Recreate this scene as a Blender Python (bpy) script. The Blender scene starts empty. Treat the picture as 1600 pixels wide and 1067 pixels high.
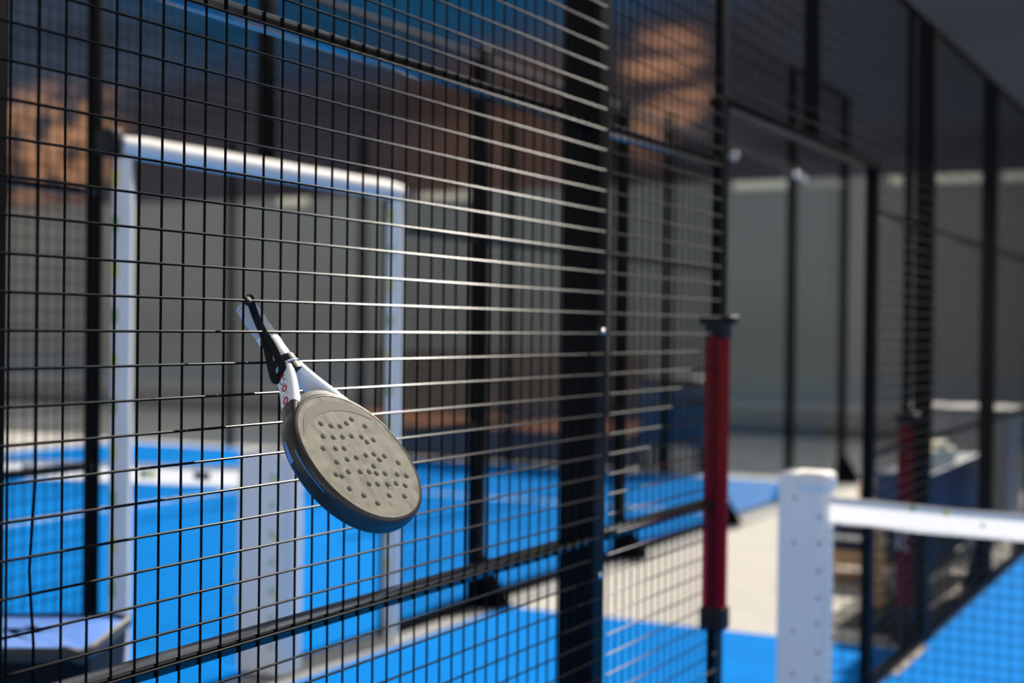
import bpy, bmesh, math, random
from mathutils import Vector, Matrix
from mathutils.geometry import delaunay_2d_cdt
random.seed(4)
C = bpy.context.scene.collection
SC = bpy.context.scene
PI = math.pi

# ------------------------------------------------------------------ camera, world, sun, exposure
CAM = Vector((1.46071879, 0.75, 1.5))
yaw, pitch, roll = 0.47607995, -0.00900151, -0.01214611
fw = Vector((-math.sin(yaw)*math.cos(pitch), math.cos(yaw)*math.cos(pitch), math.sin(pitch)))
r0 = Vector((math.cos(yaw), math.sin(yaw), 0)); u0 = r0.cross(fw)
rt = math.cos(roll)*r0 - math.sin(roll)*u0
up = math.sin(roll)*r0 + math.cos(roll)*u0
cd = bpy.data.cameras.new('camera'); cam = bpy.data.objects.new('camera', cd); C.objects.link(cam)
M = Matrix((rt, up, -fw)).transposed().to_4x4(); M.translation = CAM
cam.matrix_world = M
cd.sensor_width = 36.0; cd.lens = 2300/1600*36; cd.clip_start = .05; cd.clip_end = 300
cd.dof.use_dof = True; cd.dof.focus_distance = 2.27; cd.dof.aperture_fstop = 2.4
SC.camera = cam

SUN_AZ, SUN_EL = math.radians(1.6), math.radians(33)
wd = bpy.data.worlds.new('sky'); SC.world = wd; wd.use_nodes = True
wn = wd.node_tree; bg = wn.nodes['Background']
sky = wn.nodes.new('ShaderNodeTexSky'); sky.sky_type = 'NISHITA'; sky.sun_disc = False
sky.sun_elevation = SUN_EL; sky.sun_rotation = SUN_AZ; sky.altitude = 300
hs = wn.nodes.new('ShaderNodeHueSaturation'); hs.inputs['Saturation'].default_value = .12
wn.links.new(sky.outputs[0], hs.inputs['Color']); wn.links.new(hs.outputs[0], bg.inputs[0]); bg.inputs[1].default_value = .15
sd = bpy.data.lights.new('sun', 'SUN'); sd.energy = 7.0; sd.angle = math.radians(.55); sd.color = (1, .93, .82)
so = bpy.data.objects.new('sun', sd); C.objects.link(so); so.location = (6, 12, 16)
SL = Vector((math.sin(SUN_AZ)*math.cos(SUN_EL), math.cos(SUN_AZ)*math.cos(SUN_EL), math.sin(SUN_EL)))
so.rotation_euler = SL.to_track_quat('Z', 'Y').to_euler()
vs = SC.view_settings; vs.view_transform = 'Standard'; vs.look = 'None'; vs.exposure = 0; vs.gamma = 1
vs.use_curve_mapping = False
SC.cycles.transparent_max_bounces = 32

# ------------------------------------------------------------------ helpers
def mat(name, col, rough=.5, metal=0, spec=.5, noise=None, bump=None, trans=0, coat=0):
    m = bpy.data.materials.new(name); m.use_nodes = True
    nt = m.node_tree; b = nt.nodes['Principled BSDF']
    b.inputs['Base Color'].default_value = (*col, 1); b.inputs['Roughness'].default_value = rough
    b.inputs['Metallic'].default_value = metal; b.inputs['Specular IOR Level'].default_value = spec
    b.inputs['Coat Weight'].default_value = coat; b.inputs['Coat Roughness'].default_value = .08
    tc = nt.nodes.new('ShaderNodeTexCoord')
    if noise:                                     # (scale, other colour, contrast)
        n = nt.nodes.new('ShaderNodeTexNoise'); n.inputs['Scale'].default_value = noise[0]; n.inputs['Detail'].default_value = 5
        nt.links.new(tc.outputs['Object'], n.inputs['Vector'])
        r = nt.nodes.new('ShaderNodeValToRGB'); k = noise[2]
        r.color_ramp.elements[0].position = .5-k; r.color_ramp.elements[1].position = .5+k
        r.color_ramp.elements[0].color = (*col, 1); r.color_ramp.elements[1].color = (*noise[1], 1)
        nt.links.new(n.outputs['Fac'], r.inputs[0]); nt.links.new(r.outputs[0], b.inputs['Base Color'])
    if bump:
        n2 = nt.nodes.new('ShaderNodeTexNoise'); n2.inputs['Scale'].default_value = bump[0]; n2.inputs['Detail'].default_value = 4
        nt.links.new(tc.outputs['Object'], n2.inputs['Vector'])
        bp = nt.nodes.new('ShaderNodeBump'); bp.inputs['Strength'].default_value = bump[1]; bp.inputs['Distance'].default_value = bump[2]
        nt.links.new(n2.outputs['Fac'], bp.inputs['Height']); nt.links.new(bp.outputs[0], b.inputs['Normal'])
    if trans:                                     # light passing through thin fabric
        t = nt.nodes.new('ShaderNodeBsdfTranslucent'); t.inputs['Color'].default_value = (*col, 1)
        mx = nt.nodes.new('ShaderNodeMixShader'); mx.inputs[0].default_value = trans
        out = nt.nodes['Material Output']
        nt.links.new(b.outputs[0], mx.inputs[1]); nt.links.new(t.outputs[0], mx.inputs[2]); nt.links.new(mx.outputs[0], out.inputs[0])
    return m

def glass_mat(name, tint, refl=1.0, ior=1.45, rough=.02):
    m = bpy.data.materials.new(name); m.use_nodes = True; nt = m.node_tree
    for n in list(nt.nodes):
        if n.type != 'OUTPUT_MATERIAL': nt.nodes.remove(n)
    out = [n for n in nt.nodes if n.type == 'OUTPUT_MATERIAL'][0]
    t = nt.nodes.new('ShaderNodeBsdfTransparent'); t.inputs[0].default_value = (*tint, 1)
    g = nt.nodes.new('ShaderNodeBsdfGlossy'); g.inputs['Roughness'].default_value = rough
    f = nt.nodes.new('ShaderNodeFresnel'); f.inputs[0].default_value = ior
    ge = nt.nodes.new('ShaderNodeNewGeometry'); inv = nt.nodes.new('ShaderNodeMath'); inv.operation = 'SUBTRACT'; inv.inputs[0].default_value = 1
    nt.links.new(ge.outputs['Backfacing'], inv.inputs[1]); mu = nt.nodes.new('ShaderNodeMath'); mu.operation = 'MULTIPLY'
    nt.links.new(f.outputs[0], mu.inputs[0]); nt.links.new(inv.outputs[0], mu.inputs[1])
    mx = nt.nodes.new('ShaderNodeMixShader'); nt.links.new(mu.outputs[0], mx.inputs[0])
    nt.links.new(t.outputs[0], mx.inputs[1]); nt.links.new(g.outputs[0], mx.inputs[2]); nt.links.new(mx.outputs[0], out.inputs[0])
    return m

class MB:
    def __init__(s): s.v, s.f = [], []
    def add(s, vs_, fs_):
        k = len(s.v); s.v += [tuple(v) for v in vs_]; s.f += [tuple(i+k for i in f) for f in fs_]; return s
    def box(s, x0, x1, y0, y1, z0, z1, bev=0):
        if bev:
            bm = bmesh.new(); bmesh.ops.create_cube(bm, size=1)
            for v in bm.verts: v.co = Vector(((x0+x1)/2+v.co.x*(x1-x0), (y0+y1)/2+v.co.y*(y1-y0), (z0+z1)/2+v.co.z*(z1-z0)))
            bmesh.ops.bevel(bm, geom=bm.edges[:], offset=bev, segments=3, affect='EDGES', profile=.5)
            bm.verts.ensure_lookup_table(); bm.verts.index_update()
            s.add([v.co for v in bm.verts], [[v.index for v in f.verts] for f in bm.faces]); bm.free(); return s
        v = [(x, y, z) for z in (z0, z1) for y in (y0, y1) for x in (x0, x1)]
        return s.add(v, [(0, 2, 3, 1), (4, 5, 7, 6), (0, 1, 5, 4), (2, 6, 7, 3), (0, 4, 6, 2), (1, 3, 7, 5)])
    def tube(s, pts, r, n=8, caps=True, ref=None):
        pts = [Vector(p) for p in pts]; rings = []
        for i, p in enumerate(pts):
            t = (pts[min(i+1, len(pts)-1)]-pts[max(i-1, 0)]).normalized()
            a = Vector(ref) if ref else (Vector((0, 0, 1)) if abs(t.z) < .9 else Vector((1, 0, 0)))
            x = t.cross(a).normalized(); y = x.cross(t).normalized()
            rr = r[i] if isinstance(r, (list, tuple)) else r
            rings.append([p+rr*(math.cos(2*PI*k/n+PI/n)*x+math.sin(2*PI*k/n+PI/n)*y) for k in range(n)])
        return s.loft(rings, caps)
    def loft(s, rings, caps=True, closed=True):
        n = len(rings[0]); f = []
        for i in range(len(rings)-1):
            for k in range(n if closed else n-1):
                a, b = i*n+k, i*n+(k+1) % n; f.append((a, b, b+n, a+n))
        if caps: f.append(tuple(range(n))[::-1]); f.append(tuple(range((len(rings)-1)*n, len(rings)*n)))
        return s.add([v for R in rings for v in R], f)
    def build(s, name, m, parent=None, smooth=False):
        me = bpy.data.meshes.new(name); me.from_pydata(s.v, [], s.f); me.validate()
        if m: me.materials.append(m)
        bm = bmesh.new(); bm.from_mesh(me); bmesh.ops.recalc_face_normals(bm, faces=bm.faces[:]); bm.to_mesh(me); bm.free()
        if smooth:
            for p in me.polygons: p.use_smooth = True
            me.set_sharp_from_angle(angle=math.radians(38))
        o = bpy.data.objects.new(name, me); C.objects.link(o)
        if parent: o.parent = parent
        return o

def tag(o, label=None, cat=None, group=None, kind=None):
    if label: o['label'] = label
    if cat: o['category'] = cat
    if group: o['group'] = group
    if kind: o['kind'] = kind
    return o
def thing(name, label, cat, loc=(0, 0, 0), group=None):
    o = bpy.data.objects.new(name, None); o.empty_display_size = .1; C.objects.link(o); o.location = loc
    return tag(o, label, cat, group)
def at(root, o):                                  # parts are modelled in world space: keep them there under a moved root
    o.parent = root
    if root.type == 'EMPTY': o.matrix_parent_inverse = Matrix.Translation(-root.location)   # sub-parts keep the part's own space
    return o
def part(mb, name, m, root, smooth=False, label=None):
    o = mb.build(name, m, None, smooth); at(root, o)
    if label: o['label'] = label
    return o

# ------------------------------------------------------------------ materials
black = mat('black_powder_coat', (.003, .003, .003), .36, 0, .5)
black.node_tree.nodes['Principled BSDF'].inputs['IOR'].default_value = 1.14
rail_m = mat('glossy_black_rail', (.003, .003, .003), .16, 0, .5)
rail_m.node_tree.nodes['Principled BSDF'].inputs['IOR'].default_value = 1.6
wire_m = mat('black_wire_coating', (.005, .0045, .004), .27, 0, .5)
wire_m.node_tree.nodes['Principled BSDF'].inputs['IOR'].default_value = 1.09
rubber = mat('black_rubber', (.009, .009, .010), .55, spec=.25)
white_pad = mat('white_vinyl_padding', (.80, .745, .70), .6, spec=.15, noise=(6, (.84, .79, .74), .2))
white_band = mat('white_net_tape', (.90, .865, .81), .7, spec=.1, trans=.42)
tape_print_g = mat('green_print', (.25, .42, .12), .6)
tape_print_y = mat('yellow_print', (.75, .68, .12), .6)
tape_print_k = mat('dark_print', (.06, .07, .09), .6)
turf_m = mat('blue_turf', (.0, .19, .62), .9, spec=.02, noise=(3.5, (.0, .22, .70), .25), bump=(260, .5, .004))
line_m = mat('white_turf_line', (.62, .66, .72), .85, spec=.2, bump=(260, .4, .003))
concrete = mat('pale_concrete', (.47, .445, .41), .85, spec=.1, noise=(2.2, (.55, .52, .475), .3), bump=(60, .2, .003))
glass_m = glass_mat('clear_glass', (.90, .93, .93))
chrome = mat('chrome', (.8, .8, .8), .12, 1)
red_acryl = mat('red_plastic', (.5, .0, .02), .18)
sunlit_cap = mat('painted_sunlit_cap', (.95, .88, .68), .5)  # sunlight on the wall cap pieces, put into their pale colour

# ------------------------------------------------------------------ setting: floors
def struct(mb, name, m, parent=None):
    o = mb.build(name, m, parent); o['kind'] = 'structure'; return o
struct(MB().box(-140, 90, -60, 110, -.30, -.012), 'floor', concrete)
XN, XF = -2.29, -11.4                             # neighbouring court: near fence and far side
YB = 15.1                                         # back wall
t1 = struct(MB().box(.0, 9.3, -3.6, YB, -.011, 0), 'floor_court', turf_m)
t2 = struct(MB().box(XN, 0, -3.6, 7.8, -.011, -.001), 'floor_passage', turf_m)
t3 = struct(MB().box(XF, XN, -3.6, YB, -.011, 0), 'floor_neighbour', turf_m)
ln = MB().box(XF, XN-.02, 12.22, 12.28, 0, .002).box(-6.88, -6.82, -.6, 12.22, 0, .002).box(XF, XN-.02, -.65, -.6, 0, .002)
struct(ln, 'floor_line', line_m, t3)
ln = MB().box(.02, 9.3, 12.22, 12.28, 0, .002).box(4.58, 4.64, -.6, 12.22, 0, .002).box(.02, 9.3, -.65, -.6, 0, .002)
struct(ln, 'floor_line', line_m, t1)

# ------------------------------------------------------------------ setting: rocky hillside and grey wall at the back
def wall_material():
    m = bpy.data.materials.new('scrub_with_painted_sunlit_rock'); m.use_nodes = True; nt = m.node_tree; N = nt.nodes; L = nt.links
    b = N['Principled BSDF']; b.inputs['Roughness'].default_value = .7; b.inputs['Specular IOR Level'].default_value = .15
    tcw = N.new('ShaderNodeTexCoord'); k_ = 1/3.182; tcm = N.new('ShaderNodeMapping'); tcm.inputs['Scale'].default_value = (k_, k_, k_)
    tcm.inputs['Location'].default_value = (1.46*(1-k_), 0, 1.5*(1-k_)); L.new(tcw.outputs['Object'], tcm.inputs[0])
    class _T: outputs = {'Object': tcm.outputs[0]}
    tc = _T; sp = N.new('ShaderNodeSeparateXYZ'); L.new(tcm.outputs[0], sp.inputs[0])
    no = N.new('ShaderNodeTexNoise'); no.inputs['Scale'].default_value = .9; no.inputs['Detail'].default_value = 5; L.new(tc.outputs['Object'], no.inputs['Vector'])
    def math_(op, a, b_=None, clamp=False):
        n = N.new('ShaderNodeMath'); n.operation = op; n.use_clamp = clamp
        for i, q in enumerate((a, b_)):
            if q is None: continue
            if isinstance(q, (int, float)): n.inputs[i].default_value = q
            else: L.new(q, n.inputs[i])
        return n.outputs[0]
    def blob(cx, cz, rx, rz, soft, warp):
        dx = math_('DIVIDE', math_('SUBTRACT', sp.outputs[0], cx), rx); dz = math_('DIVIDE', math_('SUBTRACT', sp.outputs[2], cz), rz)
        d = math_('SQRT', math_('ADD', math_('MULTIPLY', dx, dx), math_('MULTIPLY', dz, dz)))
        d = math_('ADD', d, math_('MULTIPLY', math_('SUBTRACT', no.outputs['Fac'], .5), warp))
        return math_('DIVIDE', math_('SUBTRACT', 1.0+soft, d), soft*2, True)
    def mix(fac, a, col):
        n = N.new('ShaderNodeMix'); n.data_type = 'RGBA'; L.new(fac, n.inputs[0])
        if isinstance(a, tuple): n.inputs[6].default_value = (*a, 1)
        else: L.new(a, n.inputs[6])
        n.inputs[7].default_value = (*col, 1); return n.outputs[2]
    c = mix(blob(-11.5, 7.3, 6.4, 1.5, .35, .5), (.070, .062, .082), (.006, .10, .24))       # navy field
    c = mix(blob(-19, 6.2, 3.0, 1.2, .4, .5), c, (.075, .105, .17))
    c = mix(blob(-1, 5.5, 3.6, 1.6, .4, .5), c, (.06, .075, .10))
    c = mix(blob(-9.2, 4.2, 1.5, 1.3, .5, .9), c, (.17, .10, .08))
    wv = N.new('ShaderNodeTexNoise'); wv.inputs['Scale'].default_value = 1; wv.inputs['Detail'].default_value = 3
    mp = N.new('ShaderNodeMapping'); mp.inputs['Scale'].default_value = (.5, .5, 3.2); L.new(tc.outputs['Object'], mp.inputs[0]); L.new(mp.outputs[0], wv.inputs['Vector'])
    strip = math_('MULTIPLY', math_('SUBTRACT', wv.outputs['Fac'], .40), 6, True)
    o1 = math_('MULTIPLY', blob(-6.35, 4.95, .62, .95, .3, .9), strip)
    c = mix(math_('MULTIPLY', o1, .9), c, (.90, .46, .28))  # sunlit patch on the slope, painted orange into the colour
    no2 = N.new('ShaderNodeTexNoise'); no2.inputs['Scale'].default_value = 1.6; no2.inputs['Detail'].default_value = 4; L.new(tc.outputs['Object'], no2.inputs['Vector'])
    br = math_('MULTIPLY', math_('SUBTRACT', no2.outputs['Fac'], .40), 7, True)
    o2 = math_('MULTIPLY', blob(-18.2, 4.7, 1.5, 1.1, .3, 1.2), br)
    c = mix(math_('MULTIPLY', o2, .9), c, (.98, .50, .27))  # left-hand sunlit patch, painted in the same way
    L.new(c, b.inputs['Base Color']); return m
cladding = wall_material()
grey_wall = mat('grey_render', (.215, .21, .198), .8, spec=.2, noise=(.7, (.255, .255, .245), .3))
YW = 21.3; ZG = 3.68; YH = 62.0
from mathutils import noise as mn
hb = MB(); nx, nz = 120, 70; hx0, hx1, hz1 = -120., 70., 25.
for j in range(nz+1):
    for i in range(nx+1):
        x = hx0+(hx1-hx0)*i/nx; z = hz1*j/nz
        st = mn.noise(Vector((x*.03, 3.1, z*.55)))*1.1+mn.noise(Vector((x*.12, 7.7, z*.2)))*1.6
        hb.v.append((x, YH+z*.16+st, z+(mn.noise(Vector((x*.06, 1.3, 0)))*3 if j == nz else 0)))
for j in range(nz):
    for i in range(nx):
        k = j*(nx+1)+i; hb.f.append((k, k+1, k+nx+2, k+nx+1))
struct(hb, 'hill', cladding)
lw = struct(MB().box(-30, 14, YW-.02, YW+.3, -.012, ZG), 'wall_back_lower', grey_wall)
struct(MB().box(-30, 14, YW-.05, YW-.02, .36, .50), 'trim_1', mat('pale_grey_trim', (.31, .31, .30), .7))
struct(MB().box(-30, 14, YW-.05, YW-.02, -.012, .16), 'baseboard_back', mat('dark_skirting', (.085, .09, .10), .6))
struct(MB().box(-30, 14, YW-.045, YW-.02, .50, .88), 'reflection_band', mat('painted_floor_reflection', (.19, .215, .245), .6))  # blue floor's reflection in the glass, painted as a band on the wall
fl = MB()
for x0, x1 in ((-13.6, -13.0), (-10.8, -9.8), (-5.5, -4.7), (-3.25, -3.1), (-2.8, -1.95), (-1.75, -.2)):
    fl.box(x0, x1, YW-.09, YW-.02, 3.54, 3.66)
struct(fl, 'trim_3', sunlit_cap)

# ------------------------------------------------------------------ fences
def wire_panel(x, y0, y1, z0, z1, ph_y, n=6, r=.0021, pitch=.04926, step=1, bend=None):
    mb = MB()
    k = math.ceil((y0-ph_y)/pitch/step)*step
    while ph_y+k*pitch < y1:
        y = ph_y+k*pitch
        if bend and abs(k-bend[0]) < .5:
            mb.tube([(x-r*.9, y, z0), (x-r*.9, y-.0005, bend[1]-.1), (x-r*.9, y+bend[2], bend[1]), (x-r*.9, y, bend[1]+.12), (x-r*.9, y, z1)], r, n)
        else: mb.tube([(x-r*.9, y, z0), (x-r*.9, y, z1)], r, n)
        k += step
    k = math.ceil((z0-1.489)/.05/step)*step
    while 1.489+k*.05 < z1:
        z = 1.489+k*.05; mb.tube([(x+r*.9, y0, z), (x+r*.9, y1, z)], r, n); k += step
    return mb

def gusset(mb, x, y, sgn, h=.24, w_=.15, t=.008):
    for yy in (y-.03, y+.03):
        mb.add([(x, yy-t/2, .01), (x+sgn*w_, yy-t/2, .01), (x, yy-t/2, h), (x, yy+t/2, .01), (x+sgn*w_, yy+t/2, .01), (x, yy+t/2, h)],
               [(0, 1, 2), (3, 5, 4), (0, 3, 4, 1), (1, 4, 5, 2), (2, 5, 3, 0)])

fence = thing('mesh_fence', 'black welded wire fence with open doorway, racket hanging through it', 'fence', (0, 2.1, 0))
P4, P8, P10 = (4.01, 4.112), (7.995, 8.105), (9.83, 9.93)
for (a, b_) in ((2.09, 2.154), P4, P8, P10, (11.75, 11.85)):
    mb = MB().box(-.086, -.005, a, b_, .0, 3.0, .004); mb.box(-.16, .0, a-.05, b_+.05, .0, .012)
    po = part(mb, 'post', black, fence, True)
    if a == P4[0]: post4 = po
    g = MB(); gusset(g, -.086, (a+b_)/2, -1, .30, .2 if a == P8[0] else .075); part(g, 'gusset', black, po)
part(MB().box(-.026, -.005, 4.93, 4.985, 0, 3.0, .003), 'door_jamb', black, fence, True)
part(MB().box(-.05, -.005, 4.985, 5.012, 0, 2.19, .003), 'door_stop', black, fence, True)
part(MB().box(-.05, -.005, 6.875, 6.93, 0, 2.2, .003), 'door_jamb', black, fence, True)
part(MB().box(-.05, -.005, 5.94, 6.0, 2.2, 3.0, .003), 'transom_post', black, fence, True)
part(MB().box(-.06, -.004, 4.985, 6.93, 2.178, 2.205, .003), 'door_head', black, fence, True)
part(MB().tube([(-.04, 7.66, 0), (-.04, 7.66, 3.0)], .02, 12), 'bumper_post', black, fence, True)
ph_y = 2.2034
spans = [(1.2, 2.09), (2.154, 4.01), (4.112, 4.93), (6.93, 7.995), (8.105, 9.83), (9.93, 11.75)]
for i, (a, b_) in enumerate(spans):
    bend = (0, 1.17, -.009) if i == 1 else None
    lo = b_+.06 if i in (0, 1, 3, 4) else b_
    part(wire_panel(0, a, lo, .03, 2.98, ph_y, 8 if i < 2 else 6, bend=bend), 'wire_mesh', wire_m, fence, True)
    for z in (.985, 2.0):
        part(MB().box(-.052, -.004, a, b_, z-.011, z+.011, .0025), 'rail', rail_m, fence, True)
    part(MB().box(-.04, -.004, a, b_, .01, .05, .003), 'bottom_rail', black, fence, True)
part(wire_panel(0, 4.985, 6.93, 2.2, 2.98, ph_y), 'wire_mesh', wire_m, fence, True)
part(MB().box(-.04, -.004, 1.2, 11.85, 2.965, 3.0, .004), 'top_rail', black, fence, True)
for z in (1.495, .895):
    part(MB().tube([(-.006, 4.065, z), (.004, 4.065, z)], [.009, .009], 12).tube([(.004, 4.065, z), (.0075, 4.065, z)], [.0065, .004], 12), 'bolt', chrome, post4, True)
struct(MB().box(-.06, .0, 6.95, 12.0, -.0, .012).box(.0, .03, 7.25, 7.9, .0, .006), 'added_sunlit_rail_kerb', mat('kerb_for_sunlit_rail', (.26, .215, .18), .85))  # kerb added; its beige paints a sunlit stretch of the bottom rail

nf = thing('mesh_fence', 'black wire fence with glass panes across the passage, white padded doorway', 'fence', (XN, 7.7, 0))
xo = XN
def npost(y, h=3.0, w_=.08):
    po = part(MB().box(xo-.085, xo-.005, y-w_/2, y+w_/2, 0, h, .004).box(xo-.15, xo+.1, y-.08, y+.08, 0, .012), 'post', black, nf, True)
    g = MB(); gusset(g, xo-.005, y, 1, .28, .17); part(g, 'gusset', black, po)
for y, h in ((2.9, 3), (7.72, 3), (9.67, 3), (11.59, 3), (13.5, 3.85), (15.3, 3.85)): npost(y, h)
for a in (4.78, 6.78): part(MB().box(xo-.055, xo-.005, a-.02, a+.02, 0, 3.0 if a < 5 else 2.2, .003), 'door_jamb', black, nf, True)
part(MB().box(xo-.055, xo-.005, 4.78, 6.78, 2.165, 2.2, .003), 'door_head', black, nf, True)
part(MB().box(xo-.055, xo-.005, 5.76, 5.83, 2.2, 3.0, .003), 'transom_post', black, nf, True)
for a, b_, lo, hi in ((1.0, 2.86, .03, 2.98), (2.94, 4.76, .03, 2.98), (6.80, 7.68, .03, 2.98), (7.76, 9.63, .03, 2.98), (9.71, 11.55, .03, 2.98),
                      (4.8, 6.76, 2.2, 2.98), (11.63, 13.46, 3.03, 3.84), (13.54, 15.26, 3.03, 3.84)):
    part(wire_panel(xo, a, b_, lo, hi, 2.21, 4), 'wire_mesh', wire_m, nf)
for a, b_ in ((1.0, 2.86), (2.94, 4.76), (6.80, 7.68), (7.76, 9.63), (9.71, 11.55)):
    for z in (.985, 1.97): part(MB().box(xo-.05, xo-.004, a, b_, z-.014, z+.014, .003), 'rail', rail_m, nf, True)
    part(MB().box(xo-.04, xo-.004, a, b_, .01, .05), 'bottom_rail', black, nf)
part(MB().tube([(xo-.02, 1.0, 2.94), (xo-.02, 13.5, 2.94)], .016, 8), 'top_rail', mat('dusty_steel', (.12, .10, .085), .7, spec=.03), nf, True)
for a, b_ in ((11.65, 13.44), (13.56, 15.24)):
    part(MB().box(xo-.035, xo-.023, a, b_, .03, 2.98), 'glass_pane', glass_m, nf)
part(MB().box(xo-.05, xo-.01, 13.54, 15.26, 3.81, 3.85), 'upper_rail', black, nf)
for y, z in ((11.72, 2.86), (13.39, 2.88), (13.62, 2.86)):
    bmx = bmesh.new(); bmesh.ops.create_uvsphere(bmx, u_segments=20, v_segments=12, radius=.03)
    for v in bmx.verts: v.co += Vector((xo+.02, y, z))
    bmx.verts.index_update(); mb = MB().add([v.co for v in bmx.verts], [[v.index for v in f.verts] for f in bmx.faces]); bmx.free()
    part(mb, 'clamp', chrome, nf, True)
struct(MB().box(XN-.12, XN+.12, -3.6, 15.3, -.012, .004), 'trim_5', mat('kerb_and_shadow_grey', (.30, .30, .30), .85))  # grey kerb doubles as the painted shadow band along the fence base

# white padding round the neighbouring doorway
def pad_tube(p0, p1, r, n=20, seg=14):
    p0, p1 = Vector(p0), Vector(p1); pts = []; rr = []
    for i in range(seg+1):
        t = i/seg; pts.append(p0.lerp(p1, t)); rr.append(r*(1+.03*math.sin(i*2.1)) * (.82 if i in (0, seg) else 1))
    return MB().tube(pts, rr, n)
def logos(pts, root, axis, nx):
    for i, (p, k) in enumerate(pts):
        m = (tape_print_g, tape_print_y, tape_print_k)[k]
        mb = MB()
        if axis == 'z': mb.box(p[0], p[0]+.003, p[1]-.012, p[1]+.012, p[2]-.03, p[2]+.03)
        else: mb.box(p[0]-.05, p[0]+.05, p[1]-.0015, p[1]+.0015, p[2]-.012, p[2]+.012)
        part(mb, 'print', m, root)
for y, lab in ((4.85, 'white foam sleeve around the doorway upright behind the bin'), (6.72, 'white foam sleeve on the doorway upright right of the racket grip')):
    d = thing('door_padding', lab, 'padding', (XN+.03, y, 0), 'padding on the doorway opposite')
    sl = part(pad_tube((XN+.042, y, .02), (XN+.042, y, 2.10), .039), 'sleeve', white_pad, d, True)
    for i in range(12):
        part(MB().box(XN+.042-.012, XN+.042+.012, y-.041, y-.0375, .18+i*.165, .235+i*.165), 'print', (tape_print_g, tape_print_y)[i % 2], sl)
d = thing('door_padding', 'white foam sleeve lying across the head of the doorway', 'padding', (XN+.03, 5.79, 2.145), 'padding on the doorway opposite')
part(pad_tube((XN+.042, 4.83, 2.145), (XN+.042, 6.76, 2.145), .041), 'sleeve', white_pad, d, True)
part(MB().box(XN-.01, XN+.06, 4.76, 4.83, 2.10, 2.2, .01), 'end_cap', rubber, d, True)

# glass back wall of the neighbouring court
gw = thing('glass_wall', 'clear glass back wall with tall black posts at the far end', 'glass wall', (-6, YB+.1, 0))
gx = [-11.7, -9.87, -7.96, -6.02, -4.16, -2.42]
for x in gx[:-1]: part(MB().box(x-.04, x+.04, YB+.06, YB+.14, 0, 3.75, .004), 'post', black, gw, True)
for a, b_ in zip(gx[:-1], gx[1:]):
    part(MB().box(a+.03, b_-.03, YB+.03, YB+.042, .03, 2.95), 'glass_pane', glass_m, gw)

# ------------------------------------------------------------------ red bumper tubes
def bumper(x, y, z0, z1, lab, mark):
    t = thing('bumper_tube', lab, 'bumper', (x, y, z0), 'red bumper tubes on the doorway posts')
    R, n = .036, 28; mb = MB()
    rings = []
    for z in (z0+.06, z0+.07, z1-.05, z1-.04): rings.append([(x+R*math.cos(2*PI*k/n), y+R*math.sin(2*PI*k/n), z) for k in range(n)])
    rings2 = [[(x+(R-.004)*math.cos(2*PI*k/n), y+(R-.004)*math.sin(2*PI*k/n), z) for k in range(n)] for z in (z0+.06, z1-.04)]
    mb.loft(rings, False); mb.loft(rings2, False)
    sl = part(mb, 'sleeve', red_tr, t, True)
    part(MB().box(x-.038, x+.038, y-.038, y+.038, z0, z0+.075, .012), 'end_cap', rubber, t, True)
    part(MB().box(x-.036, x+.036, y-.036, y+.036, z1-.07, z1-.004, .012).box(x-.052, x+.055, y-.04, y+.04, z1-.012, z1, .004).box(x+.047, x+.055, y-.02, y+.02, z1-.026, z1-.01, .003).box(x-.055, x-.047, y-.02, y+.02, z1-.026, z1-.01, .003), 'end_cap', rubber, t, True)
    if mark:
        k = MB(); yy = y-R-.0012; cz = z0+.375
        for zz, fl_ in ((cz+.06, 0), (cz, 1)):   # white K-like mark with a smaller mark above it
            h = .042 if fl_ else .02
            k.box(x-.024, x-.014, yy-.001, yy, zz-h, zz+h)
            for sg in (1, -1):
                k.add([(x-.012, yy, zz), (x+.018, yy, zz+sg*h), (x+.028, yy, zz+sg*h), (x-.002, yy, zz)], [(0, 1, 2, 3)])
        part(k, 'emblem', white_pad, sl, label='white letter mark')
    return t
def red_transparent():
    m = bpy.data.materials.new('red_acrylic'); m.use_nodes = True; nt = m.node_tree; b = nt.nodes['Principled BSDF']
    b.inputs['Base Color'].default_value = (.62, .0, .03, 1); b.inputs['Roughness'].default_value = .15
    t = nt.nodes.new('ShaderNodeBsdfTransparent'); t.inputs[0].default_value = (.62, .008, .05, 1)
    mx = nt.nodes.new('ShaderNodeMixShader'); mx.inputs[0].default_value = .22; out = nt.nodes['Material Output']
    nt.links.new(t.outputs[0], mx.inputs[1]); nt.links.new(b.outputs[0], mx.inputs[2]); nt.links.new(mx.outputs[0], out.inputs[0]); return m
red_tr = red_transparent()
bumper(-.016, 4.965, .60, 1.545, 'red translucent tube on the near doorway post, the larger one', False)
bumper(-.04, 7.66, .16, 1.13, 'red tube with white mark on the post beyond the net', True)

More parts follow.
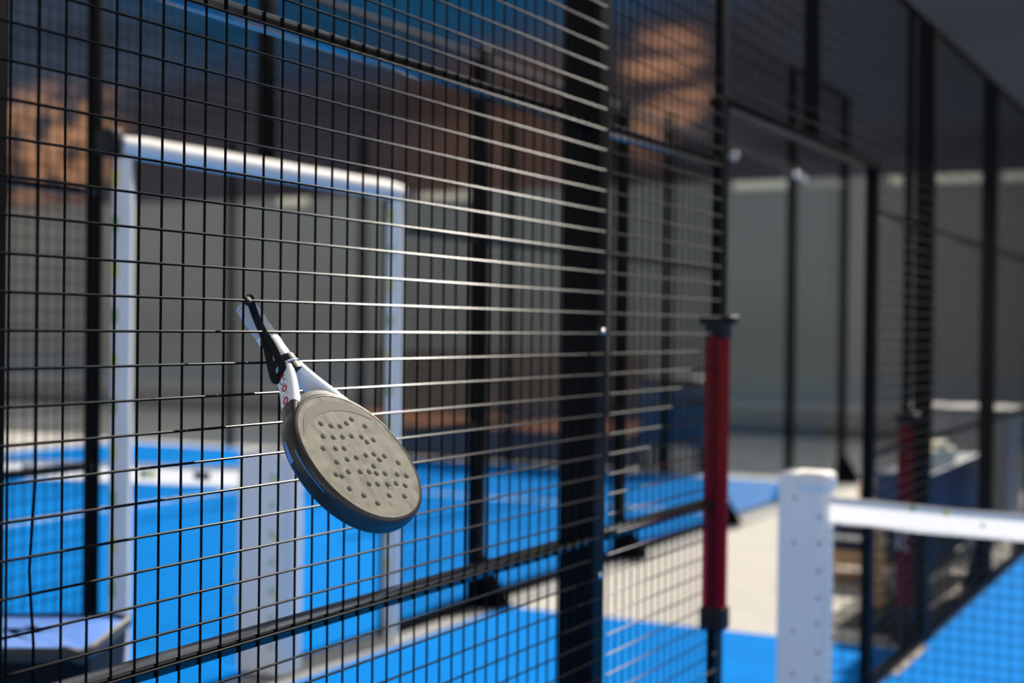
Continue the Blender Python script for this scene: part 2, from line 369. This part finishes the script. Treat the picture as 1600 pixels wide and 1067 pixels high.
# ------------------------------------------------------------------ nets
def net(name, x0, x1, y, lab, posts_at, zc=.84, zp=.905, cell=.040):
    t = thing(name, lab, 'net', ((x0+x1)/2, y, 0)); mid = (x0+x1)/2; half = abs(x1-x0)/2
    def ztop(x): u = (x-mid)/half; return zc+(zp-zc)*u*u if abs(u) < 1 else zp
    lo, hi = min(x0, x1), max(x0, x1); n = 60; rings = []
    for i in range(n+1):
        x = lo+(hi-lo)*i/n; z = ztop(x)+.018+.0015*math.sin(i*1.7); b = z-.092+.002*math.sin(i*2.3)
        rings.append([(x, y-.006, b), (x, y-.0075, b+.03), (x, y-.0075, z-.03), (x, y-.005, z-.005), (x, y, z), (x, y+.005, z-.005), (x, y+.006, z-.016)])
    tp = part(MB().loft(rings, False, False), 'tape', white_band, t, True)
    part(MB().tube([(lo+(hi-lo)*i/30, y, ztop(lo+(hi-lo)*i/30)+.010) for i in range(31)], .004, 6), 'cable', black, t)
    mb = MB(); r = .0016; k = 0
    x = lo+.01
    while x < hi: mb.tube([(x, y, .03), (x, y, ztop(x)-.06)], r, 3, False); x += cell
    for j in range(int(.80/cell)+1):
        z = .03+j*cell
        pts = [(lo+(hi-lo)*i/24, y, .03+(ztop(lo+(hi-lo)*i/24)-.065-.03)*j/(.80/cell)) for i in range(25)]
        mb.tube(pts, r, 3, False)
    part(mb, 'netting', mat('black_net_cord', (.015, .015, .017), .7), t)
    return tp, ztop
n1, zt1 = net('court_net', .098, 9.15, 5.84, 'black court net with white top tape in the foreground', None, .845, .905)
for (dx, dz, k) in ((.016, -.075, 2), (.50, -.03, 2), (.38, .0, 1), (.27, .005, 0)):
    x = .115+dx; z = zt1(x)+dz
    part(MB().tube([(x, 5.8305, z), (x, 5.829, z)], [.006, .006] if k == 2 else [.011, .009], 10), 'speck', (tape_print_g, tape_print_y, tape_print_k)[k], n1)
n2, zt2 = net('court_net', XN-.17, XF+.1, 5.9, 'white-taped court net seen through the padded doorway', None, .80, .87)
for i, (x, k, w_) in enumerate(((-2.72, 2, .09), (-3.05, 0, .05), (-3.0, 1, .03), (-3.35, 2, .06), (-3.75, 2, .1), (-4.1, 0, .06), (-4.5, 2, .12))):
    z = zt2(x)-.03
    part(MB().box(x-w_/2, x+w_/2, 5.889, 5.8905, z-.018, z+.018), 'print', (tape_print_g, tape_print_y, tape_print_k)[k], n2)

def net_post(x0, x1, y0, y1, h, lab, prints):
    t = thing('net_post', lab, 'net post', ((x0+x1)/2, (y0+y1)/2, 0), 'padded net posts')
    part(MB().tube([((x0+x1)/2, (y0+y1)/2, 0), ((x0+x1)/2, (y0+y1)/2, h-.03)], .04, 16), 'steel_post', black, t, True)
    R = .028; rings = []; cx, cy, hx, hy = (x0+x1)/2, (y0+y1)/2, (x1-x0)/2, (y1-y0)/2
    for z, s in ((.02, .97), (.03, 1), (.3, 1.0), (.6, 1.005), (h-.03, 1), (h-.012, .99), (h-.003, .95), (h, .87)):
        ring = []
        for sx, sy, a0 in ((1, 1, 0), (-1, 1, PI/2), (-1, -1, PI), (1, -1, 1.5*PI)):
            for j in range(6):
                a = a0+j/5*PI/2; ring.append((cx+s*(sx*(hx-R)+R*math.cos(a)), cy+s*(sy*(hy-R)+R*math.sin(a)), z))
        rings.append(ring)
    pd = part(MB().loft(rings), 'padding', white_pad, t, True)
    for p in prints:
        x, y, z, k = p
        part(MB().tube([(x, y, z), (x, y-.002, z)], [.0055, .0055] if k == 3 else [.014, .012], 10), 'eyelet' if k == 3 else 'print', rubber if k == 3 else (tape_print_g, tape_print_y, tape_print_k)[k], pd)
    return t
pr = [(.082, 5.7605, z, 3) for z in (.86, .767, .672, .579, .49, .39, .3, .2)] + [(-.006, 5.7605, z, 3) for z in (.92, .764, .458, .305)]
p = net_post(-.072, .094, 5.76, 5.93, 1.008, 'white padded net post by the near red tube', pr)
part(MB().box(.094, .103, 5.80, 5.86, .955, .975), 'buckle', rubber, p)
part(MB().box(.0, .108, 5.752, 5.90, .945, 1.012, .02), 'top_flap', white_pad, p, True)
pr = [(-2.275, 5.8055, z, 0) for z in (.86, .74, .62, .50, .38, .26, .14)] + [(-2.255, 5.8055, z-.02, 1) for z in (.86, .62, .38)] + [(-2.45, 5.8055, z, 1) for z in (.80, .68, .44, .32)]
net_post(-2.465, -2.225, 5.805, 5.97, .965, 'white padded net post seen behind the racket and mesh', pr)

# ------------------------------------------------------------------ racket
RW = Matrix(((-0.04077178, .64992846, .75890095), (-.99753859, .01688806, -.0680556), (-.05704763, -.75980773, .64764016)))
RT = Vector((-0.05452087, 2.7231, 1.5288965))
racket = thing('padel_racket', 'dark carbon padel racket with perforated face, hung through the wire mesh', 'racket')
mw = RW.to_4x4(); mw.translation = RT; racket.matrix_world = mw
def loc(p): return RW.transposed() @ (Vector(p)-RT)
frame_m = mat('gunmetal_lacquer', (.045, .038, .033), .27, .45, spec=.5)
face_m = mat('rough_carbon_face', (.15, .134, .094), .65, 0, spec=.08, noise=(48, (.26, .236, .175), .24), bump=(420, .25, .0006))
def scuffs(m):                                     # fine dark scratches crossing the play surface
    nt = m.node_tree; b = nt.nodes['Principled BSDF']; src = b.inputs['Base Color'].links[0].from_socket; cur = src
    tc = nt.nodes.new('ShaderNodeTexCoord')
    for rot, sc, lo in ((.6, (900, 40, 1), .36), (-.9, (800, 30, 1), .37), (.2, (45, 22, 1), .40)):
        mp = nt.nodes.new('ShaderNodeMapping'); mp.inputs['Rotation'].default_value = (0, 0, rot); mp.inputs['Scale'].default_value = sc
        n = nt.nodes.new('ShaderNodeTexNoise'); n.inputs['Scale'].default_value = 1; n.inputs['Detail'].default_value = 3
        r = nt.nodes.new('ShaderNodeValToRGB'); r.color_ramp.elements[0].position = lo-.06; r.color_ramp.elements[1].position = lo+.06
        r.color_ramp.elements[0].color = (.55, .55, .55, 1); r.color_ramp.elements[1].color = (1, 1, 1, 1)
        mx = nt.nodes.new('ShaderNodeMix'); mx.data_type = 'RGBA'; mx.blend_type = 'MULTIPLY'; mx.inputs[0].default_value = .85
        nt.links.new(tc.outputs['Object'], mp.inputs[0]); nt.links.new(mp.outputs[0], n.inputs['Vector']); nt.links.new(n.outputs['Fac'], r.inputs[0])
        nt.links.new(cur, mx.inputs[6]); nt.links.new(r.outputs[0], mx.inputs[7]); cur = mx.outputs[2]
    nt.links.new(cur, b.inputs['Base Color'])
scuffs(face_m)
band_m = mat('smooth_carbon_band', (.14, .126, .094), .65, 0, spec=.08)
white_l = mat('white_lacquer', (.82, .82, .82), .2, coat=.4)
grip_m = mat('white_grip_wrap', (.80, .79, .76), .6, bump=(160, .2, .001))
grip_g = mat('grey_grip_wrap', (.50, .50, .51), .6)
blue_d = mat('blue_stripe', (.02, .22, .55), .3, coat=.4)
red_d = mat('red_decal', (.55, .01, .02), .35)
strap_m = mat('black_strap', (.008, .008, .008), .6, spec=.15, bump=(300, .3, .0008))
core_m = mat('dark_foam_core', (.10, .09, .075), .8)
A_, B_, CY_ = .1284, .130, .325
def oval(th, inset=0):                             # th = 0 at the tip
    s, c_ = math.sin(th), math.cos(th); e = .95
    a, b_ = A_-inset, B_-inset
    if c_ < 0: b_ = B_-inset*.9
    return Vector((a*math.copysign(abs(s)**e, s), CY_+b_*math.copysign(abs(c_)**e, c_), 0))
NS = 120
prof = [(.0095, .0178), (.0088, .0183), (.0062, .0179), (.0036, .0164), (.0015, .0135), (.0003, .0095), (-.0004, 0), (.0003, -.0095), (.0015, -.0135), (.0036, -.0164), (.0062, -.0179), (.0088, -.0183), (.0095, -.0178)]
rings = []
for i in range(NS):
    th = 2*PI*i/NS; rings.append([(oval(th, d).x, oval(th, d).y, z) for d, z in prof])
rings.append(rings[0])
fr = MB().loft(rings, False, False)
def arm_sec(t):                                    # centre line of the right-hand throat arm, t 0..1
    pts = [(.0125, .132), (.0215, .152), (.035, .175), (.0525, .200), (.0735, .2265), (.0945, .2505), (.1105, .2725), (.1204, .301)]
    f = t*(len(pts)-1); i = min(int(f), len(pts)-2); u = f-i
    def P(j): j = max(0, min(len(pts)-1, j)); return Vector(pts[j])
    a, b_, c_, d_ = P(i-1), P(i), P(i+1), P(i+2)
    pos = .5*((2*b_)+(c_-a)*u+(2*a-5*b_+4*c_-d_)*u*u+(3*b_-a-3*c_+d_)*u**3)
    tan = .5*((c_-a)+2*(2*a-5*b_+4*c_-d_)*u+3*(3*b_-a-3*c_+d_)*u*u)
    return pos, tan.normalized()
def arm(sgn, t0, t1, grow=0, n=16):
    mb = MB(); rings = []
    for i in range(n+1):
        t = t0+(t1-t0)*i/n; p, tn = arm_sec(t); nn = Vector((tn.y, -tn.x)); w_ = (.0085+.0022*t if t < .5 else .0096-.0088*(t-.5))+grow; h = .0165-.005*max(0, t-.4)+grow
        ring = []
        for k in range(20):
            a = 2*PI*k/20; cx, cz = math.cos(a), math.sin(a); e = .45
            qx = w_*math.copysign(abs(cx)**e, cx); qz = h*math.copysign(abs(cz)**e, cz)
            ring.append((sgn*(p.x+nn.x*qx), p.y+nn.y*qx, qz))
        rings.append(ring)
    return mb.loft(rings)
for sg in (1, -1):
    a = arm(sg, .42, 1.0); fr.add(a.v, a.f)
# bridge block between the arms above the face
br = []
for i in range(13):
    x = -.06+.12*i/12; y = CY_-B_*math.sqrt(max(0, 1-(x/A_)**2))
    br.append([(x, y-.006, -.015), (x, y-.0075, -.008), (x, y-.0075, .008), (x, y-.006, .015), (x, y+.004, .0175), (x, y+.004, -.0175)])
fr.loft(br)
fo = fr.build('frame', frame_m, racket, True)
for sg in (1, -1):
    ao = arm(sg, .0, .45, .0006).build('throat_arm', white_l, racket, True); ao['label'] = 'white lacquered arm'
    if sg == 1: near_arm = ao
# faces with real holes
HOLES = [(.0407, .2548), (.0204, .2619), (-.0001, .2659), (-.0207, .2626), (-.0402, .2568), (-.0621, .2739), (.0556, .2781), (.0337, .2831), (.0109, .2858), (-.0116, .2875), (-.0345, .2924), (-.0394, .3037), (-.0586, .3022), (.0741, .2992), (.0461, .3038), (.0262, .3068), (.0644, .3277), (.0365, .3271), (.0121, .3275), (-.0144, .3269), (-.0355, .3281), (-.0584, .3357), (-.0396, .3401), (-.081, .353), (-.0149, .3491), (.0853, .3485), (.0745, .3535), (.0533, .3487), (.0262, .3533), (.005, .3569), (-.0096, .3625), (-.0297, .3665), (-.058, .3732), (-.0782, .3798), (.0246, .3774), (.005, .3815), (-.0181, .3863), (-.0403, .3884), (-.0588, .396), (.0767, .3774), (.0555, .3947), (-.0037, .4058), (-.0392, .4139), (.0359, .4136)]
HR, HN = .0060, 18
v2, ed, cir = [], [], []
for i in range(NS):
    q = oval(2*PI*i/NS, .0092); v2.append(Vector((q.x, q.y))); ed.append((i, (i+1) % NS))
for (hx, hy) in HOLES:
    b0 = len(v2)
    for k in range(HN):
        v2.append(Vector((hx+HR*math.cos(2*PI*k/HN), hy+HR*math.sin(2*PI*k/HN)))); ed.append((b0+k, b0+(k+1) % HN))
cv, ce, cf, *_ = delaunay_2d_cdt(v2, ed, [], 1, 1e-7)
fm = MB()
def inhole(f):
    c_ = sum((cv[i] for i in f), Vector((0, 0)))/len(f)
    return any((c_.x-hx)**2+(c_.y-hy)**2 < (HR*.93)**2 for hx, hy in HOLES)
tris = [f for f in cf if not inhole(f)]
ZF = .0182
for s in (1, -1): fm.add([(q.x, q.y, s*ZF) for q in cv], [tuple(f) if s > 0 else tuple(f)[::-1] for f in tris])
fo2 = fm.build('face', face_m, racket)
ho = MB()
for hx, hy in HOLES:
    ho.loft([[(hx+HRz*math.cos(2*PI*k/HN), hy+HRz*math.sin(2*PI*k/HN), z) for k in range(HN)] for z, HRz in ((-ZF, HR), (-ZF+.0014, .0043), (ZF-.0014, .0043), (ZF, HR))], False)
ho.build('hole_lining', mat('hole_lining', (.34, .31, .24), .5), fo2, True)
bm_ = MB(); rg = []                                # smooth crescent at the top of the face
for i in range(31):
    a = math.radians(180-58+116*i/30); q = oval(a, .021); k = .021*math.cos((i/30-.5)*PI)**.7 if 0 < i < 30 else .001
    q2 = Vector((q.x*(1-k*1.5), q.y+k, 0)); rg.append([(q.x, q.y, ZF+.0005), (q2.x, q2.y, ZF+.0005)])
bm_.loft(rg, False, False); bm_.build('face_band', band_m, fo2)['label'] = 'smooth grey crescent'
# raised dark line around the face
ed_ = MB(); ed_.tube([(*oval(2*PI*i/NS, .0098).xy, ZF+.0002) for i in range(NS+1)], .0006, 5, False); ed_.build('face_edge', rubber, fo2)
# flat blue stripes on the outer wall of the near side
def rim_stripe(th0, th1, z0, z1, n=14, taper=0):
    mb = MB(); rg = []
    for i in range(n+1):
        th = th0+(th1-th0)*i/n; q = oval(th, -.0009); k = taper*i/n
        rg.append([(q.x, q.y, z0+k), (q.x, q.y, z1)])
    return mb.loft(rg, False, False)
rim_stripe(1.75, 2.05, -.012, -.003, taper=.004).build('side_stripe', blue_d, fo)['label'] = 'blue stripe'
rim_stripe(1.25, 1.85, .0075, .0098, taper=.0).build('side_stripe', blue_d, fo)['label'] = 'thin blue line'
# red and white marks on the outer side of the near arm
em = MB(); em2 = MB()
def arm_pt(t, z): p_, tn = arm_sec(t); nn = Vector((tn.y, -tn.x)); w_ = .0085+.0022*t+.0014; return Vector((p_.x+nn.x*w_, p_.y+nn.y*w_, z))
em.loft([[arm_pt(t, -.004), arm_pt(t, .006)] for t in (.06, .10, .14)], False, False)
for t0, mb in ((.20, em2), (.28, em), (.35, em2), (.42, em)):
    mb.tube([arm_pt(t0+.03*math.cos(a*PI/6), .001+.0055*math.sin(a*PI/6)) for a in range(13)], .0011, 6, False)
em.build('emblem', red_d, near_arm)['label'] = 'red letter marks'
em2.build('emblem', chrome, near_arm)['label'] = 'silver letter marks'
# handle
rings = []
ys = [i*.0035 for i in range(34)]
for i, y in enumerate(ys):
    ph = (i % 7)/7; s = 1+.05*(1-ph)                # overlapping spiral wrap
    if i < 2: s = (.80, .95)[i]
    ring = []
    for k in range(24):
        a = 2*PI*k/24; e = .8; cx, cz = math.cos(a), math.sin(a)
        ring.append((.0172*s*math.copysign(abs(cx)**e, cx), y+.0025*math.sin(a), 0.0155*s*math.copysign(abs(cz)**e, cz)))
    rings.append(ring)
sp_i = 18
MB().loft(rings[:sp_i+1]).build('grip', grip_g, racket, True)['label'] = 'pale grey wrapped upper grip'
MB().loft(rings[sp_i:]).build('grip', grip_m, racket, True)['label'] = 'bright white lower grip'
def ringlet(y0, y1, rx, rz, n=24):
    return MB().loft([[(rx*s*math.cos(2*PI*k/n), y, rz*s*math.sin(2*PI*k/n)) for k in range(n)] for y, s in ((y0, .93), (y0+.001, 1), (y1-.001, 1), (y1, .93))])
ringlet(.112, .1245, .0225, .0205).build('collar', rubber, racket, True)
ringlet(.1245, .1285, .0238, .0215).build('collar_ring', white_l, racket, True)['label'] = 'white ring'
ringlet(.1285, .143, .0222, .0195).build('collar', rubber, racket, True)
ringlet(-.004, .003, .0178, .0165).build('butt_cap', grip_g, racket, True)
# wrist strap, laid out in the place and expressed in the racket's frame
def ribbon(pts, w_, th):
    pts = [Vector(p) for p in pts]; out = []
    dense = []
    for i in range(len(pts)-1):
        P = lambda j: pts[max(0, min(len(pts)-1, j))]
        for k in range(8):
            u = k/8; a, b_, c_, d_ = P(i-1), P(i), P(i+1), P(i+2)
            dense.append(.5*((2*b_)+(c_-a)*u+(2*a-5*b_+4*c_-d_)*u*u+(3*b_-a-3*c_+d_)*u**3))
    dense.append(pts[-1])
    for i, p_ in enumerate(dense):
        t = (dense[min(i+1, len(dense)-1)]-dense[max(i-1, 0)]).normalized(); vd = Vector((1.0, -1.0, .15)).normalized()
        x = t.cross(vd).normalized(); y = x.cross(t).normalized()
        out.append([loc(p_+w_/2*x*cx+th/2*y*cy) for cx, cy in ((1, .4), (.85, 1), (-.85, 1), (-1, .4), (-1, -.4), (-.85, -1), (.85, -1), (1, -.4))])
    return MB().loft(out)
def ray(px, py, X):                                # a point of the strap given where it shows and how far it stands off the mesh
    d_ = fw+(px-800)/2300*rt-(py-533.5)/2300*up; return CAM+d_*((X-CAM.x)/d_.x)
s1 = ribbon([ray(383, 475, .005), ray(388, 467, .004), ray(391, 466, -.004), ray(394, 478, -.009), ray(402, 500, -.008), ray(411, 522, -.001), ray(418, 548, .014), ray(424, 576, .026), ray(430, 594, .03), ray(437, 588, .034), ray(444, 575, .038), ray(449, 568, .042)], .0125, .0022)
s2 = ribbon([ray(398, 490, -.007), ray(410, 516, .0), ray(424, 538, .018), ray(434, 558, .031), ray(441, 573, .040), ray(440, 590, .036)], .0125, .0022)
s1.add(s2.v, s2.f); s1.build('wrist_strap', strap_m, racket, True)

# ------------------------------------------------------------------ bin in the passage
bn = thing('trash_bin', 'black open-topped trash bin with crumpled liner in the passage', 'bin', (-1.55, 3.68, 0))
def sq_ring(cx, cy, h, z, r=.07, rotd=27, wob=0):
    out = []; a_ = math.radians(rotd)
    for sx, sy, a0 in ((1, 1, 0), (-1, 1, PI/2), (-1, -1, PI), (1, -1, 1.5*PI)):
        for j in range(8):
            a = a0+j/7*PI/2; x = sx*(h-r)+r*math.cos(a); y = sy*(h-r)+r*math.sin(a)
            zz = z+wob*math.sin(len(out)*1.3)+wob*.7*math.sin(len(out)*.55+1)
            out.append((cx+x*math.cos(a_)-y*math.sin(a_), cy+x*math.sin(a_)+y*math.cos(a_), zz))
    return out
bx, by = -1.53, 3.685
part(MB().loft([sq_ring(bx, by, .19, .0), sq_ring(bx, by, .23, .58), sq_ring(bx, by, .236, .655)]), 'body', mat('black_bin_plastic', (.006, .007, .009), .5, spec=.08), bn, True)
part(MB().loft([sq_ring(bx, by, .237, .632, wob=.006), sq_ring(bx, by, .244, .645, wob=.005), sq_ring(bx, by, .243, .665, wob=.004), sq_ring(bx, by, .235, .67, wob=.004)], False), 'liner', mat('dark_liner', (.06, .048, .036), .45, spec=.2, bump=(40, .5, .006)), bn, True)
part(MB().loft([sq_ring(bx, by, .236, .642), sq_ring(bx, by, .236, .658, wob=.002), sq_ring(bx, by, .16, .664, wob=.003), sq_ring(bx, by, .05, .667)]), 'lid', mat('painted_sky_reflection', (.13, .29, .80), .22, bump=(9, .25, .01)), bn, True, 'glossy top with sky reflection painted blue')  # sky reflection on the bin bag, painted as a blue top

# ------------------------------------------------------------------ furniture in the passage beyond the doorway
wood = mat('pine_wood', (.58, .33, .15), .6, noise=(9, (.66, .40, .20), .3))
navy_c = mat('navy_fabric', (.012, .022, .05), .8)
lav = mat('pale_grey_fabric', (.30, .31, .35), .8)
pb = thing('low_bench', 'low pine bench with navy seat pad standing on pale concrete', 'bench', (-.75, 9.8, 0))
part(MB().box(-1.08, -.48, 9.48, 10.2, .10, .195, .006), 'timber_base', wood, pb)
for x in (-1.02, -.66):
    for y in (9.53, 10.15): part(MB().box(x-.022, x+.022, y-.03, y+.03, 0, .10), 'leg', wood, pb)
part(MB().box(-1.08, -.48, 9.47, 10.2, .195, .262, .02), 'seat_pad', navy_c, pb, True)
part(MB().box(-1.06, -.5, 9.92, 10.12, .262, .43, .04), 'back_cushion', lav, pb, True)
part(MB().box(-.90, -.50, 10.24, 10.29, .44, .52, .004), 'back_rail', wood, pb)
for x in (-.86, -.54): part(MB().box(x-.02, x+.02, 10.2, 10.24, .1, .52), 'upright', wood, pb)
tag(MB().box(-.60, -.07, 8.2, 9.33, -.012, .002, .004).build('dark_floor_panel', mat('charcoal_panel', (.055, .05, .042), .9, bump=(200, .5, .003))), 'charcoal flat rectangle on pale concrete in front of the low bench', 'mat')  # flat dark rectangle on the concrete
bmx = bmesh.new(); bmesh.ops.create_uvsphere(bmx, u_segments=24, v_segments=16, radius=.033); bmx.verts.index_update()
ball = MB().add([v.co for v in bmx.verts], [[v.index for v in f.verts] for f in bmx.faces]); bmx.free()
bo = ball.build('padel_ball', mat('yellow_felt', (.62, .70, .05), .9), None, True); bo.location = (-.425, 8.9, .035); tag(bo, 'yellow ball lying on the charcoal rectangle beside the black jamb', 'ball')

navy_p = mat('navy_panel', (.012, .045, .12), .45)
ct = thing('storage_cart', 'navy panelled cart on pale legs, behind the fence at right', 'cart', (-.3, 9.65, 0))
part(MB().box(-.46, -.17, 8.86, 10.5, .42, .735, .012), 'body', navy_p, ct, True)
part(MB().box(-.44, -.2, 9.05, 10.3, .20, .42, .008), 'lower_bin', mat('black_crate', (.014, .014, .016), .6), ct)
for x, y, m, w_ in ((-.19, 8.80, mat('pale_timber', (.45, .33, .22), .6), .03), (-.43, 8.84, wood, .025), (-.19, 10.5, mat('grey_leg', (.22, .21, .22), .5), .025), (-.43, 10.5, wood, .025)):
    part(MB().box(x-w_, x+w_, y-w_, y+w_, 0, .46, .004), 'leg', m, ct)
part(MB().box(-.45, -.18, 8.84, 10.5, .12, .145), 'shelf', mat('grey_shelf', (.35, .33, .30), .6), ct)
for i, (a, b_, h) in enumerate(((8.96, 9.16, .12), (9.18, 9.42, .15), (9.44, 9.66, .10))):
    o = MB().box(-.32, -.18, a, b_, .735, .735+h, .006).build('carton', mat('cream_card', (.92, .83, .62), .7)); o['label'] = ('small cream carton at the near end of the navy cart', 'tallest cream carton in the middle on the navy cart', 'lowest cream carton further back on the navy cart')[i]
    o['category'] = 'carton'; o['group'] = 'cream cartons on the cart'
bt = thing('bottle', 'white bottle standing on the shelf of the navy cart', 'bottle', (-.225, 10.38, .145))
def lathe(prf, x, y, n=18): return MB().loft([[(x+r_*math.cos(2*PI*k/n), y+r_*math.sin(2*PI*k/n), z) for k in range(n)] for r_, z in prf])
part(lathe(((.02, .145), (.034, .15), (.035, .27), (.03, .285), (.013, .30)), -.225, 10.38), 'body', white_pad, bt, True)
part(lathe(((.015, .30), (.015, .325), (.012, .33)), -.225, 10.38), 'cap', white_pad, bt, True)
gc = thing('cabinet', 'pale grey cabinet behind the fence, right of the navy cart', 'cabinet', (-.6, 12.3, 0))
lg = mat('pale_grey_laminate', (.36, .345, .33), .5)
part(MB().box(-1.0, -.25, 12.0, 12.7, .06, .92, .006), 'body', lg, gc)
part(MB().box(-1.02, -.23, 11.98, 12.72, .92, .95, .004), 'top', mat('grey_top', (.20, .19, .18), .5), gc)
for a, b_ in ((-.99, -.63), (-.62, -.26)): part(MB().box(a, b_, 11.985, 12.0, .09, .90, .003), 'door', lg, gc)
part(MB().box(-.96, -.3, 12.06, 12.66, 0, .06), 'plinth', rubber, gc)

# ------------------------------------------------------------------ things beyond the glass
terra = mat('terracotta_plank', (.80, .30, .12), .6)
brown = mat('brown_boards', (.085, .045, .03), .7, noise=(4, (.12, .065, .04), .3))
lb = thing('long_bench', 'long bench with orange seat and brown board back behind glass', 'bench', (-6.2, 15.6, 0))
st = MB(); x0, x1 = -8.2, -4.62
st.add([(x, y, z) for x in (x0, x1) for y, z in ((15.36, .355), (15.36, .385), (15.72, .495), (15.72, .465))], [(0, 1, 2, 3), (4, 7, 6, 5), (0, 4, 5, 1), (1, 5, 6, 2), (2, 6, 7, 3), (3, 7, 4, 0)])
part(st, 'seat', terra, lb, label='orange plank seat')
part(MB().box(-8.2, -4.62, 15.44, 15.47, .0, .36), 'front_board', mat('plum_board', (.085, .075, .10), .7), lb)
for x in (-8.1, -7.0, -5.9, -4.75): part(MB().box(x-.04, x+.04, 15.48, 15.66, 0, .38), 'leg', mat('dark_leg', (.05, .045, .06), .6), lb)
bk = MB()
for i in range(6): bk.box(-8.2, -4.62, 15.82, 15.85, .42+i*.135, .42+i*.135+.127)
part(bk, 'backrest', brown, lb)
for x in (-8.1, -6.4, -4.75): part(MB().box(x-.03, x+.03, 15.85, 15.9, 0, 1.22), 'upright', brown, lb)
nb = thing('equipment_box', 'navy equipment box on legs beside the long bench, behind glass', 'box', (-4.2, 15.75, 0))
part(MB().box(-4.58, -3.86, 15.5, 15.98, .26, .92, .01), 'body', mat('navy_box_panel', (.02, .055, .12), .5), nb, True)
part(MB().box(-4.62, -3.95, 15.48, 16.0, .92, 1.0, .02), 'lid', mat('black_box_lid', (.018, .017, .016), .6), nb, True)
for x in (-4.52, -3.92):
    for y in (15.56, 15.92): part(MB().box(x-.03, x+.03, y-.03, y+.03, 0, .26), 'leg', black, nb)
